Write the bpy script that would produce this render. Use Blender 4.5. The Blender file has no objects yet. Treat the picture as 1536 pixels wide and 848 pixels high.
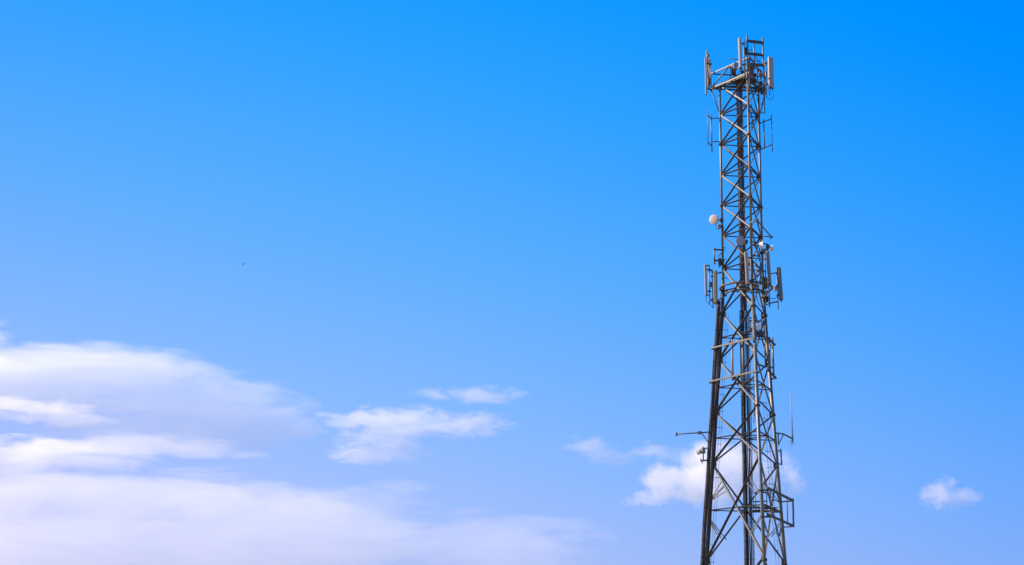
import bpy, bmesh, math, random
from mathutils import Vector, Matrix, noise as mnoise

random.seed(7)
S = bpy.context.scene
COL = S.collection
R = math.radians

# ------------------------------------------------------------------ camera
EYE = Vector((0, 0, 1.6))
FPX, PITCH, ROLL = 2320.56, R(14.5049), R(1.0352)          # focal length in photo pixels (1536 wide)
_up0 = Vector((0, -math.sin(PITCH), math.cos(PITCH)))
FW = Vector((0, math.cos(PITCH), math.sin(PITCH)))
RT = Vector((1, 0, 0)) * math.cos(ROLL) + _up0 * math.sin(ROLL)
UP = Vector((1, 0, 0)) * -math.sin(ROLL) + _up0 * math.cos(ROLL)
cd = bpy.data.cameras.new('camera')
cd.sensor_fit = 'HORIZONTAL'; cd.sensor_width = 36.0; cd.lens = 36.0 * FPX / 1536.0
cd.clip_start = 0.1; cd.clip_end = 60000
cam = bpy.data.objects.new('camera', cd); COL.objects.link(cam)
m3 = Matrix((RT, UP, -FW)).transposed()
cam.matrix_world = Matrix.Translation(EYE) @ m3.to_4x4()
S.camera = cam

# ------------------------------------------------------------------ sky, sun, exposure
SUN_EL, SUN_AZ = R(35), R(-78)      # azimuth clockwise from +Y: low on the left, a little behind the camera
sun_dir = Vector((math.cos(SUN_EL) * math.sin(SUN_AZ), math.cos(SUN_EL) * math.cos(SUN_AZ), math.sin(SUN_EL)))
W = bpy.data.worlds.new('World'); S.world = W; W.use_nodes = True
nt = W.node_tree; nt.nodes.clear()
out = nt.nodes.new('ShaderNodeOutputWorld'); bg = nt.nodes.new('ShaderNodeBackground')
sky = nt.nodes.new('ShaderNodeTexSky'); sky.sky_type = 'NISHITA'; sky.sun_disc = False
sky.sun_elevation = SUN_EL; sky.sun_rotation = SUN_AZ
sky.altitude = 200; sky.air_density = 1.0; sky.dust_density = 2.0; sky.ozone_density = 2.0
# the photograph's strongly saturated blue: a colour grade of the sky by direction (east-west and height), then a contrast curve
def wm(op, a, b=None, c=None):
    n = nt.nodes.new('ShaderNodeVectorMath'); n.operation = op
    for i, v in enumerate((a, b, c)):
        if v is None: continue
        if isinstance(v, tuple): n.inputs[i].default_value = v
        else: nt.links.new(v, n.inputs[i])
    return n.outputs[0]
wtc = nt.nodes.new('ShaderNodeTexCoord'); sep = nt.nodes.new('ShaderNodeSeparateXYZ'); nt.links.new(wtc.outputs['Generated'], sep.inputs[0])
def span(sock, lo, hi):
    n = nt.nodes.new('ShaderNodeClamp'); n.inputs['Min'].default_value = lo; n.inputs['Max'].default_value = hi
    nt.links.new(sock, n.inputs['Value'])
    c = nt.nodes.new('ShaderNodeCombineXYZ')
    for i in range(3): nt.links.new(n.outputs[0], c.inputs[i])
    return c.outputs[0]
g0 = wm('MULTIPLY_ADD', sky.outputs[0], (0.04011, 0.0117, 0.0302), (0.598, 0.703, 0.8421))
dx, dz = span(sep.outputs['X'], -0.45, 0.40), span(sep.outputs['Z'], 0.0, 0.45)
g1 = wm('MULTIPLY_ADD', dx, (-0.3668, -0.1461, 0.0314), g0)
g2 = wm('MULTIPLY_ADD', dz, (-1.3487, -0.2859, 0.1917), g1)
g2 = wm('MULTIPLY_ADD', wm('MULTIPLY', dx, dx), (-0.3797, -0.2949, -0.112), g2)
g2 = wm('MULTIPLY_ADD', wm('MULTIPLY', dz, dz), (0.02, -0.2013, -0.1457), g2)
g2 = wm('MULTIPLY_ADD', wm('MULTIPLY', dx, dz), (0.2817, 0.0784, 0.1356), g2)
g3 = wm('MAXIMUM', g2, (0, 0, 0)); g4 = wm('MULTIPLY', g3, g3); g5 = wm('MULTIPLY', g4, (6.69, 6.69, 6.69))
nt.links.new(g5, bg.inputs['Color'])
bg.inputs['Strength'].default_value = 0.1
nt.links.new(bg.outputs[0], out.inputs['Surface'])
sl = bpy.data.lights.new('sun', 'SUN'); sl.energy = 5.0; sl.angle = R(0.53); sl.color = (1.0, 0.85, 0.66)
so = bpy.data.objects.new('sun', sl); COL.objects.link(so)
so.rotation_euler = sun_dir.to_track_quat('Z', 'Y').to_euler(); so.location = (-60, -20, 60)
vs = S.view_settings
vs.view_transform = 'Standard'; vs.look = 'None'; vs.gamma = 1.0; vs.use_curve_mapping = False; vs.exposure = 0.58
cy = S.cycles
cy.volume_bounces = 14; cy.max_bounces = 16; cy.transparent_max_bounces = 32; cy.volume_max_steps = 256
cy.use_denoising = True

# ------------------------------------------------------------------ helpers
def at(px, py, Y):
    """the point of the place that stands at depth Y on the line of sight through photo pixel (px, py)"""
    d = FW * FPX + RT * (px - 768.0) - UP * (py - 424.0)
    return EYE + d * (Y / d.y)

def mat(name, base, rough=0.5, metal=0.0, var=0.25, scale=6.0, spots=None, spot_amt=0.45, spot_scale=9.0, bump=0.0):
    m = bpy.data.materials.new(name); m.use_nodes = True
    t = m.node_tree; b = t.nodes['Principled BSDF']
    tc = t.nodes.new('ShaderNodeTexCoord')
    n = t.nodes.new('ShaderNodeTexNoise'); n.inputs['Scale'].default_value = scale; n.inputs['Detail'].default_value = 6
    t.links.new(tc.outputs['Object'], n.inputs['Vector'])
    mx = t.nodes.new('ShaderNodeMix'); mx.data_type = 'RGBA'
    mx.inputs['A'].default_value = (*[c * (1 - var) for c in base], 1); mx.inputs['B'].default_value = (*[min(1, c * (1 + var)) for c in base], 1)
    t.links.new(n.outputs['Fac'], mx.inputs['Factor'])
    src = mx.outputs['Result']
    if spots:
        n2 = t.nodes.new('ShaderNodeTexNoise'); n2.inputs['Scale'].default_value = spot_scale; n2.inputs['Detail'].default_value = 8
        n2.inputs['Roughness'].default_value = 0.7
        t.links.new(tc.outputs['Object'], n2.inputs['Vector'])
        mr = t.nodes.new('ShaderNodeMapRange'); mr.inputs['From Min'].default_value = 1 - spot_amt - 0.08; mr.inputs['From Max'].default_value = 1 - spot_amt + 0.08
        t.links.new(n2.outputs['Fac'], mr.inputs['Value'])
        m2 = t.nodes.new('ShaderNodeMix'); m2.data_type = 'RGBA'; m2.inputs['B'].default_value = (*spots, 1)
        t.links.new(mr.outputs[0], m2.inputs['Factor']); t.links.new(src, m2.inputs['A']); src = m2.outputs['Result']
    t.links.new(src, b.inputs['Base Color'])
    rr = t.nodes.new('ShaderNodeMapRange'); rr.inputs['To Min'].default_value = max(0.05, rough - 0.12); rr.inputs['To Max'].default_value = min(1, rough + 0.15)
    t.links.new(n.outputs['Fac'], rr.inputs['Value']); t.links.new(rr.outputs[0], b.inputs['Roughness'])
    b.inputs['Metallic'].default_value = metal
    if bump:
        bp = t.nodes.new('ShaderNodeBump'); bp.inputs['Strength'].default_value = bump; bp.inputs['Distance'].default_value = 0.02
        t.links.new(n.outputs['Fac'], bp.inputs['Height']); t.links.new(bp.outputs[0], b.inputs['Normal'])
    return m

M = dict(
    steel=mat('galvanised_steel', (0.175, 0.163, 0.138), 0.46, 0.35, 0.3, 5.0, (0.10, 0.075, 0.05), 0.42),
    dull=mat('weathered_and_shaded_steel', (0.118, 0.100, 0.074), 0.6, 0.2, 0.35, 4.0, (0.075, 0.050, 0.032), 0.5),  # also painted-in shade on some front diagonals and the lower left leg
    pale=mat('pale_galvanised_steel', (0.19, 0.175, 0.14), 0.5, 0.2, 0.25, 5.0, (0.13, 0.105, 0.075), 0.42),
    black=mat('black_cable_jacket', (0.034, 0.027, 0.020), 0.5, 0.0, 0.3, 8.0),
    brown=mat('brown_cable_jacket', (0.24, 0.13, 0.08), 0.6, 0.0, 0.45, 5.0, (0.07, 0.045, 0.03), 0.48),
    umber=mat('dark_brown_cable_jacket', (0.10, 0.062, 0.040), 0.55, 0.0, 0.4, 5.0, (0.03, 0.024, 0.02), 0.48),
    radome=mat('fibreglass_radome', (0.42, 0.34, 0.255), 0.45, 0.0, 0.14, 3.0, (0.33, 0.295, 0.245), 0.36),
    greyrad=mat('grey_radome', (0.24, 0.215, 0.175), 0.5, 0.0, 0.15, 3.0, (0.22, 0.205, 0.18), 0.4),
    olive=mat('olive_radome', (0.20, 0.175, 0.11), 0.55, 0.0, 0.2, 3.0, (0.13, 0.115, 0.075), 0.42),
    white=mat('white_painted_dish', (0.78, 0.76, 0.72), 0.4, 0.0, 0.08, 4.0, (0.6, 0.56, 0.5), 0.34),
    cream=mat('cream_radome', (0.62, 0.50, 0.37), 0.5, 0.0, 0.1, 4.0, (0.48, 0.38, 0.27), 0.36),
    bluegrey=mat('blue_grey_radome', (0.33, 0.33, 0.36), 0.5, 0.0, 0.08, 3.0),
    box=mat('radio_housing', (0.27, 0.24, 0.20), 0.55, 0.1, 0.2, 6.0, (0.16, 0.12, 0.09), 0.42),
    rust=mat('rusty_steel', (0.15, 0.07, 0.045), 0.75, 0.1, 0.4, 9.0, (0.08, 0.04, 0.03), 0.5),
    dark=mat('dark_bracket_steel', (0.075, 0.07, 0.062), 0.55, 0.3, 0.3, 7.0),
    concrete=mat('concrete', (0.32, 0.31, 0.29), 0.85, 0.0, 0.2, 3.0),
    pinkpipe=mat('pinkish_brown_pipe', (0.36, 0.26, 0.23), 0.6, 0.1, 0.25, 5.0, (0.2, 0.14, 0.12), 0.42),
    bird=mat('bird_feathers', (0.08, 0.08, 0.09), 0.8, 0.0, 0.3, 10.0, (0.5, 0.48, 0.45), 0.35),
)

class MB:
    """collects bars, tubes and boxes given in world coordinates; build() links them as ONE mesh object"""
    def __init__(s): s.bm = bmesh.new()
    def frame(s, p, q, up=None):
        z = (q - p).normalized()
        u = Vector(up) if up is not None else (Vector((0, 0, 1)) if abs(z.z) < 0.9 else Vector((0, -1, 0)))
        x = u.cross(z)
        if x.length < 1e-5: x = Vector((1, 0, 0)).cross(z)
        x.normalize(); y = z.cross(x)
        return x, y, z
    def tube(s, p, q, r, r2=None, n=10, caps=True):
        x, y, z = s.frame(p, q); r2 = r if r2 is None else r2
        a = [s.bm.verts.new(p + (x * math.cos(k * 2 * math.pi / n) + y * math.sin(k * 2 * math.pi / n)) * r) for k in range(n)]
        b = [s.bm.verts.new(q + (x * math.cos(k * 2 * math.pi / n) + y * math.sin(k * 2 * math.pi / n)) * r2) for k in range(n)]
        for k in range(n):
            f = s.bm.faces.new((a[k], a[(k + 1) % n], b[(k + 1) % n], b[k])); f.smooth = True
        if caps: s.bm.faces.new(a[::-1]); s.bm.faces.new(b)
        return s
    def path(s, pts, r, n=6):
        pts = [Vector(p) for p in pts]; rings = []
        ref = None
        for i, p in enumerate(pts):
            d = (pts[min(i + 1, len(pts) - 1)] - pts[max(i - 1, 0)]).normalized()
            if ref is None: ref = d.orthogonal().normalized()
            ref = (ref - d * ref.dot(d)).normalized(); y = d.cross(ref)
            rings.append([s.bm.verts.new(p + (ref * math.cos(k * 2 * math.pi / n) + y * math.sin(k * 2 * math.pi / n)) * r) for k in range(n)])
        for a, b in zip(rings, rings[1:]):
            for k in range(n):
                f = s.bm.faces.new((a[k], a[(k + 1) % n], b[(k + 1) % n], b[k])); f.smooth = True
        s.bm.faces.new(rings[0][::-1]); s.bm.faces.new(rings[-1])
        return s
    def box(s, c, ax, ay, az, hx, hy, hz, bev=0.0):
        v = []
        for sx in (-1, 1):
            for sy in (-1, 1):
                for sz in (-1, 1):
                    v.append(s.bm.verts.new(c + ax * hx * sx + ay * hy * sy + az * hz * sz))
        fs = [(0, 1, 3, 2), (4, 6, 7, 5), (0, 4, 5, 1), (2, 3, 7, 6), (0, 2, 6, 4), (1, 5, 7, 3)]
        faces = [s.bm.faces.new([v[i] for i in f]) for f in fs]
        if bev:
            ed = list({e for f in faces for e in f.edges})
            bmesh.ops.bevel(s.bm, geom=ed, offset=bev, segments=2, affect='EDGES', profile=0.5)
        return s
    def bar(s, p, q, w, h, up=None):
        x, y, z = s.frame(p, q, up)
        return s.box((p + q) / 2, x, y, z, w / 2, h / 2, (q - p).length / 2)
    def angle(s, p, q, nrm, w, side, outward, t=0.009):
        """rolled L section: a flat flange in the face plane, a standing flange along one edge"""
        z = (q - p).normalized(); u = nrm.cross(z).normalized(); n = z.cross(u).normalized()
        if n.dot(nrm) < 0: n = -n
        L = (q - p).length / 2; c = (p + q) / 2
        s.box(c, u, n, z, w / 2, t / 2, L)
        e = u * side * (w / 2 - t / 2); o = 1 if outward else -1
        s.box(c + e + n * o * (w / 2 + 0.0005), u, n, z, t / 2, (w - t) / 2, L)
        return s
    def disc_rings(s, c, axis, prof, n=28):
        """surface of revolution: prof is a list of (distance along axis, radius)"""
        z = axis.normalized(); x = z.orthogonal().normalized(); y = z.cross(x); rings = []
        for (d, r) in prof:
            if r < 1e-6: rings.append([s.bm.verts.new(c + z * d)])
            else: rings.append([s.bm.verts.new(c + z * d + (x * math.cos(k * 2 * math.pi / n) + y * math.sin(k * 2 * math.pi / n)) * r) for k in range(n)])
        for a, b in zip(rings, rings[1:]):
            for k in range(n):
                k2 = (k + 1) % n
                if len(a) == 1 and len(b) == 1: continue
                if len(a) == 1: f = s.bm.faces.new((a[0], b[k2], b[k]))
                elif len(b) == 1: f = s.bm.faces.new((a[k], a[k2], b[0]))
                else: f = s.bm.faces.new((a[k], a[k2], b[k2], b[k]))
                f.smooth = True
        return s
    def build(s, name, m, parent=None, label=None):
        bmesh.ops.recalc_face_normals(s.bm, faces=s.bm.faces)
        o_ = parent_origin(parent)
        if parent is None:
            zs = min(v.co.z for v in s.bm.verts); cx = sum((v.co for v in s.bm.verts), Vector()) / len(s.bm.verts)
            o_ = Vector((cx.x, cx.y, zs))
        bmesh.ops.translate(s.bm, verts=s.bm.verts, vec=-o_)
        me = bpy.data.meshes.new(name); s.bm.to_mesh(me); s.bm.free()
        me.materials.append(m if not isinstance(m, str) else M[m])
        o = bpy.data.objects.new(name, me); COL.objects.link(o)
        if parent is None: o.location = o_
        else: o.parent = parent
        if label: o['label'] = label
        return o

def parent_origin(p):
    v = Vector()
    while p is not None:
        v += Vector(p.location); p = p.parent
    return v

def thing(name, loc, label, cat, group=None):
    o = bpy.data.objects.new(name, None); COL.objects.link(o); o.location = loc; o.empty_display_size = 0.2
    o['label'] = label; o['category'] = cat
    if group: o['group'] = group
    return o

def tag(o, label, cat, group=None, kind=None):
    o['label'] = label; o['category'] = cat
    if group: o['group'] = group
    if kind: o['kind'] = kind
    return o

def V(t): return at(*t) if len(t) == 3 and not isinstance(t, Vector) else t
def tb(root, name, a, b, r, m='steel', r2=None, label=None): return MB().tube(V(a), V(b), r, r2).build(name, m, root, label)
def br(root, name, a, b, w, h, m='steel', up=None, label=None): return MB().bar(V(a), V(b), w, h, up).build(name, m, root, label)

# ------------------------------------------------------------------ ground (below the frame)
bm = bmesh.new()
ring0 = [0, 20, 60, 150, 400, 1200, 4000, 12000, 30000]; prev = None; NS = 48
for rr_ in ring0:
    cur = [bm.verts.new((rr_ * math.cos(k * 2 * math.pi / NS), rr_ * math.sin(k * 2 * math.pi / NS), 0)) for k in range(NS)] if rr_ else [bm.verts.new((0, 0, 0))]
    if prev:
        for k in range(NS):
            k2 = (k + 1) % NS
            bm.faces.new((prev[0], cur[k], cur[k2]) if len(prev) == 1 else (prev[k], cur[k], cur[k2], prev[k2]))
    prev = cur
me = bpy.data.meshes.new('ground'); bm.to_mesh(me); bm.free()
gm = mat('dry_grass_ground', (0.30, 0.24, 0.13), 0.95, 0.0, 0.4, 0.08, (0.20, 0.19, 0.08), 0.5, 0.4); me.materials.append(gm)
g = bpy.data.objects.new('ground', me); COL.objects.link(g); g['kind'] = 'structure'
g['label'] = 'dry grass ground reaching to the horizon'

# ------------------------------------------------------------------ tower geometry
X0, Y0, AL, SLOPE, Z1 = 11.443475, 73.210740, 5.752937, 0.0806490, 20.374762
RTOP = 2 / math.sqrt(3)
ANG = {'L': R(AL - 120), 'F': R(AL), 'R': R(AL + 120)}
AX = Vector((X0, Y0, 0))
def rad(z): return RTOP + SLOPE * max(0, Z1 - z)
def leg(k, z, sc=1.0):
    r_ = rad(z) * sc
    return Vector((X0 + r_ * math.sin(ANG[k]), Y0 - r_ * math.cos(ANG[k]), z))
FACES = [('L', 'F'), ('F', 'R'), ('R', 'L')]
def fnorm(a, b):
    c = (leg(a, 25) + leg(b, 25)) / 2 - Vector((X0, Y0, 25)); return c.normalized()

tower = thing('lattice_tower', (X0, Y0, 0), 'tall three legged steel lattice tower crowded with antennas and cables', 'tower')
ZTOP = 31.3
for k in 'LFR':
    mb = MB()
    mb.tube(leg(k, 21.4), leg(k, ZTOP + (0.0 if k != 'F' else 0.5)), 0.058, n=16)
    if k == 'L':
        mb.tube(leg(k, Z1 + 0.6), leg(k, 21.4), 0.072, n=16)
        mb.build('leg', 'steel', tower); mb = MB()
        mb.tube(leg(k, Z1), leg(k, Z1 + 0.6), 0.072, n=16)
    else: mb.tube(leg(k, Z1), leg(k, 21.4), 0.072, n=16)
    mb.tube(leg(k, 0.25), leg(k, Z1), 0.084, n=16)
    lg = mb.build('leg', 'steel' if k != 'L' else 'dull', tower)  # lower left leg in dull steel: shade beside the cables put into its colour
    for z in (3.4, 7.2, 14.39, 19.28, 24.81, 28.02):
        fl = MB()
        for dz in (-0.022, 0.022):
            d_ = (leg(k, z + 0.1) - leg(k, z - 0.1)).normalized()
            fl.tube(leg(k, z) + d_ * (dz - 0.016), leg(k, z) + d_ * (dz + 0.016), 0.135 if z < 21 else 0.1, n=14)
        for a_ in range(8):
            c_ = leg(k, z) + Vector((math.cos(a_ * math.pi / 4), math.sin(a_ * math.pi / 4), 0)) * (0.112 if z < 21 else 0.082)
            fl.tube(c_ + Vector((0, 0, -0.065)), c_ + Vector((0, 0, 0.065)), 0.011, n=6)
        fl.build('flange', 'dull', lg)
    c_ = leg(k, 0.0)
    MB().box(c_ + Vector((0, 0, 0.12)), Vector((1, 0, 0)), Vector((0, 1, 0)), Vector((0, 0, 1)), 0.55, 0.55, 0.14, 0.02).build('footing', 'concrete', tower)

NODES_UP = [31.2, 29.62, 28.02, 26.40, 24.81, 23.23, 21.55, 19.28]
NODES_LO = [19.28, 16.96, 14.39, 11.94, 7.33, 3.6, 0.5]
MID_LO = [18.08, 15.62, 13.16, 9.72, 5.5, 2.0]
def face_pt(a, b, k, z, inset=0.0):
    p = leg(k, z); o_ = leg(b if k == a else a, z); d_ = (o_ - p).normalized()
    return p + d_ * inset
def brace(name, p, q, n, w, side, outward, m, off):
    return MB().angle(p + n * off, q + n * off, n, w, side, outward).build(name, m, tower)
def panel(zt, zb, w, low):
    for (a, b) in FACES:
        n = fnorm(a, b)
        g_ = 0.06 if low else 0.04
        mA = 'pale' if (a, b) == ('L', 'F') and zt not in (28.02, 23.23) else 'dull' if (a, b) == ('L', 'F') else 'steel' if (a, b) == ('F', 'R') else 'dull'  # some L-F panels get dull steel, painting in shade cast by the antennas
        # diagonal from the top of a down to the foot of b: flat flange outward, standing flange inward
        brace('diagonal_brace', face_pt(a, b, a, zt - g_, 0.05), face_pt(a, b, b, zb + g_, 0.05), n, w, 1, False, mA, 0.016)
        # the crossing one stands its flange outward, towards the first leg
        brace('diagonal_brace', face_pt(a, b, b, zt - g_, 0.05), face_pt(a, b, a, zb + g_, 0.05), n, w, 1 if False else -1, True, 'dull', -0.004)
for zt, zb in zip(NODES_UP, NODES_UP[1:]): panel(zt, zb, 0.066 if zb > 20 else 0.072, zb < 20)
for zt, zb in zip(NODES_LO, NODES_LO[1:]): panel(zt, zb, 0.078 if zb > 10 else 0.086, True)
for z in NODES_UP[:-1] + MID_LO + [20.42]:
    for (a, b) in FACES:
        n = fnorm(a, b); w = 0.06 if z > 21 else 0.052
        mm = 'dull'
        MB().angle(face_pt(a, b, a, z, 0.06) - n * 0.02, face_pt(a, b, b, z, 0.06) - n * 0.02, n, w, 1, True).build('horizontal_brace', mm, tower)
# gusset plates at the nodes
for z in NODES_UP + NODES_LO[1:-1]:
    for k in 'LFR':
        mb = MB()
        for (a, b) in FACES:
            if k in (a, b):
                n = fnorm(a, b); d_ = (leg(b if k == a else a, z) - leg(k, z)).normalized(); d_.z = 0; d_.normalize()
                mb.box(leg(k, z) + d_ * 0.12 + n * 0.006, d_, n, Vector((0, 0, 1)), 0.07, 0.006, 0.11 if z > 21 else 0.13)
        mb.build('gusset_plate', 'dull', tower)
# inner plan bracing of the lower storeys and the redundant struts of the tallest panel
for z in (20.42, 18.08, 15.62, 13.16, 9.72):
    mids = [(leg(a, z) + leg(b, z)) / 2 for a, b in FACES]
    for i in range(3):
        br(tower, 'plan_brace', mids[i], mids[(i + 1) % 3], 0.05, 0.05, 'dull')
for (a, b) in FACES:
    zt, zm, zb = 11.94, 9.72, 7.33
    for k, o_ in ((a, b), (b, a)):
        for zs_, ze, fr in ((10.15, 11.05, 0.22), (10.15, 10.75, 0.27), (9.35, 8.35, 0.25), (9.25, 8.55, 0.16)):
            p = leg(k, zs_); q = leg(k, ze).lerp(leg(o_, ze), fr)
            br(tower, 'redundant_strut', p, q, 0.035, 0.035, 'steel')

# ------------------------------------------------------------------ cable runs
CC = Vector((X0 - 0.10, Y0 + 0.22, 0))
def cable_run(label, pfun, z0, z1, offs, rads, mats, railoff, step, group):
    root = thing('cable_run', pfun(z0), label, 'cables', group)
    zz = [z0 + (z1 - z0) * i / 60 for i in range(61)]
    for (ox, oy), r_, m_ in zip(offs, rads, mats):
        ph = random.random() * 6
        pts = [pfun(z) + Vector((ox + 0.008 * math.sin(z * 1.7 + ph), oy + 0.008 * math.cos(z * 1.3 + ph), 0)) for z in zz]
        MB().path(pts, r_).build('cable', m_, root)
    for (ox, oy) in railoff:
        MB().bar(pfun(z0) + Vector((ox, oy, 0)), pfun(z1) + Vector((ox, oy, 0)), 0.03, 0.02).build('ladder_rail', 'steel', root)
    z = z0 + 0.2
    while z < z1:
        c_ = pfun(z)
        xs = [o_[0] for o_ in offs] + [o_[0] for o_ in railoff]; ys = [o_[1] for o_ in offs]
        MB().bar(c_ + Vector((min(xs) - 0.05, min(ys) - 0.03, 0)), c_ + Vector((max(xs) + 0.04, min(ys) - 0.03, 0)), 0.05, 0.014).build('clamp', 'dark' if m_ == 'black' else 'rust', root)
        if label.startswith('brown feeder'): MB().bar(c_ + Vector((-0.145, -0.062, 0.2)), c_ + Vector((0.145, -0.062, 0.2)), 0.018, 0.012).build('rung', 'pale', root)
        z += step
    return root
offs = [(-0.118 + 0.034 * i, -0.02 - 0.022 * (i % 2)) for i in range(8)]
cable_run('brown feeder cables on a ladder up the middle of the tower below its platform',
          lambda z: Vector((CC.x, CC.y, z)), 19.4, 31.5, offs, [0.0205] * 8, ['brown'] * 5 + ['black', 'brown', 'brown'], [(-0.145, 0.02), (0.145, 0.02)], 0.40, 'cable runs on the tower')
offs = [(-0.19, -0.01), (-0.145, -0.05), (-0.10, -0.01), (-0.06, -0.05), (0.02, -0.02), (0.075, -0.03), (0.16, -0.02)]
cable_run('thick black cables running down the middle of the wide lower tower',
          lambda z: Vector((CC.x + 0.03, CC.y, z)), 0.3, 19.4, offs, [0.031, 0.031, 0.031, 0.029, 0.022, 0.024, 0.022], ['black'] * 4 + ['umber', 'umber', 'black'], [(-0.235, 0.02), (0.118, 0.02), (0.225, 0.02)], 0.86, 'cable runs on the tower')
def legoff(k, dx, dy):
    return lambda z: leg(k, z) + Vector((dx, dy, 0))
offs = [(-0.07, 0.0), (-0.035, -0.035), (0.0, -0.045), (0.035, -0.04), (0.07, -0.01)]
cable_run('black cable bundle strapped along the outer side of the tower leg with the horn antenna',
          legoff('L', -0.19, -0.03), 0.3, 19.9, offs, [0.03] * 5, ['black', 'umber', 'black', 'umber', 'umber'], [], 0.78, 'cable runs on the tower')
cable_run('brown cables lying on the inner front of the tower leg with the horn antenna',
          legoff('L', 0.03, -0.125), 0.3, 19.6, [(-0.045, 0), (0.0, -0.01), (0.045, 0)], [0.021, 0.016, 0.022], ['umber', 'black', 'umber'], [], 1.1, 'cable runs on the tower')
# thin wires with stand-off rungs, inside the left and right legs
def wire_run(label, k, dx, dy, z0, z1, step, half):
    f = legoff(k, dx, dy); root = thing('wire_run', f(z0), label, 'cables', 'cable runs on the tower')
    for ox in (-half * 0.4, half * 0.5):
        MB().path([f(z0 + (z1 - z0) * i / 30) + Vector((ox + 0.01 * math.sin(i * 1.3), 0, 0)) for i in range(31)], 0.008).build('wire', 'black', root)
    z = z0 + 0.4
    while z < z1:
        MB().bar(f(z) + Vector((-half, 0, 0)), f(z) + Vector((half, 0.1, -0.01)), 0.028, 0.02).build('rung', 'dull', root)
        z += step
    return root
wire_run('thin wires held off on short rungs inside the tower leg with the horn antenna', 'L', 0.27, 0.05, 0.5, 19.3, 0.8, 0.12)
wire_run('thin wires held off on short rungs inside the tower leg beside the open frame', 'R', -0.42, -0.25, 0.5, 15.0, 0.78, 0.15)

# ------------------------------------------------------------------ head frame (platform at the top)
ZB, ZH = 31.12, 31.92
SC = 1.40
def hf(k, z): 
    r_ = RTOP * SC; return Vector((X0 + r_ * math.sin(ANG[k]), Y0 - r_ * math.cos(ANG[k]), z))
head = thing('antenna_platform', (X0, Y0, ZB), 'triangular steel head platform with trussed railings at the very top of the tower', 'platform')
for (a, b) in FACES:
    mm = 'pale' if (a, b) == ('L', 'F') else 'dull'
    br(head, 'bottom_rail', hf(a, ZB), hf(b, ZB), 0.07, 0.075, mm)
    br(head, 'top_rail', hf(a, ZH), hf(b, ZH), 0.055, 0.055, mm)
    br(head, 'inner_beam', leg(a, ZB + 0.06), leg(b, ZB + 0.06), 0.09, 0.10, 'dark')
    c0 = (hf(a, ZB) + hf(b, ZB)) / 2; c1 = (hf(a, ZH) + hf(b, ZH)) / 2
    tb(head, 'post', c0, c1, 0.028, 'dull')
    tb(head, 'diagonal', c1, hf(a, ZB + 0.03), 0.035, 'steel' if a == 'L' else 'dull'); tb(head, 'diagonal', c1, hf(b, ZB + 0.03), 0.035, 'steel')
for k in 'LFR':
    tb(head, 'post', hf(k, ZB - 0.05), hf(k, ZH + 0.05), 0.035, 'steel')
    br(head, 'outrigger', leg(k, ZB + 0.0), hf(k, ZB + 0.01), 0.1, 0.09, 'dark')
    tb(head, 'knee_brace', leg(k, 29.62), hf(k, ZB - 0.04), 0.03, 'dull')
# radial stays under the floor
for a, b in FACES:
    tb(head, 'floor_joist', (hf(a, ZB) + hf(b, ZB)) / 2, Vector((X0, Y0, ZB)), 0.04, 'dark')
    br(head, 'floor_joist', hf(a, ZB).lerp(hf(b, ZB), 0.28), hf(a, ZB).lerp(hf(b, ZB), 0.28).lerp(Vector((X0, Y0, ZB)), 0.85), 0.06, 0.06, 'dark')
# floor planking: open gratings round the cable ladder
mb = MB()
ctr = Vector((X0, Y0, ZB + 0.14))
for i in range(15):
    t = -0.82 + i * 0.105
    if abs(t - 0.23) < 0.17: continue
    # bars across the inner triangle, parallel to the rear face
    dF = (leg('F', 30) - leg('R', 30).lerp(leg('L', 30), 0.5)); dF.z = 0; hgt = dF.length; dF.normalize()
    dB = (leg('R', 30) - leg('L', 30)).normalized()
    dist = (i + 0.5) / 15.0
    c_ = leg('R', 30).lerp(leg('L', 30), 0.5) + dF * hgt * dist; c_.z = ZB + 0.125
    hw = (1 - dist) * 0.92
    if hw > 0.1 and i > 2: mb.bar(c_ - dB * hw, c_ + dB * hw, 0.085, 0.03)
mb.build('floor_grating', 'dark', head)
# slim rail joining the railing post and the front frame
tb(head, 'hand_rail', (1092, 88.5, 72.9), (1141, 92, 73.1), 0.02, 'dull')

# the ladder-like antenna frame standing on the front corner
lf = thing('antenna_rack', at(1121, 110, 71.75), 'tall ladder-like frame of three poles and three flat rails topping the tower', 'antenna frame')
tb(lf, 'pole', (1120.6, 53, 71.72), (1122.6, 113, 71.72), 0.045, 'steel')
tb(lf, 'pole', (1143.9, 57, 72.0), (1146.6, 128, 72.0), 0.042, 'steel')
tb(lf, 'pole', (1130.6, 60, 71.93), (1131.8, 104, 71.93), 0.035, 'steel')
for y0, y1 in ((61.5, 64.6), (80.5, 83.0), (96.2, 98.2)):
    br(lf, 'rail', (1120.0, y0, 71.80), (1145.8, y1, 72.06), 0.05, 0.15, 'dull')
br(lf, 'fixing_arm', (1122.3, 97, 71.75), (1124.2, 100, 72.06), 0.06, 0.06, 'dark')
br(lf, 'fixing_arm', (1122.4, 110, 71.73), (1122.8, 112, 72.06), 0.06, 0.06, 'dark')
MB().tube(at(1130.4, 53.5, 71.93), at(1130.6, 60, 71.93), 0.006).build('lightning_rod', 'dull', lf)

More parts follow.
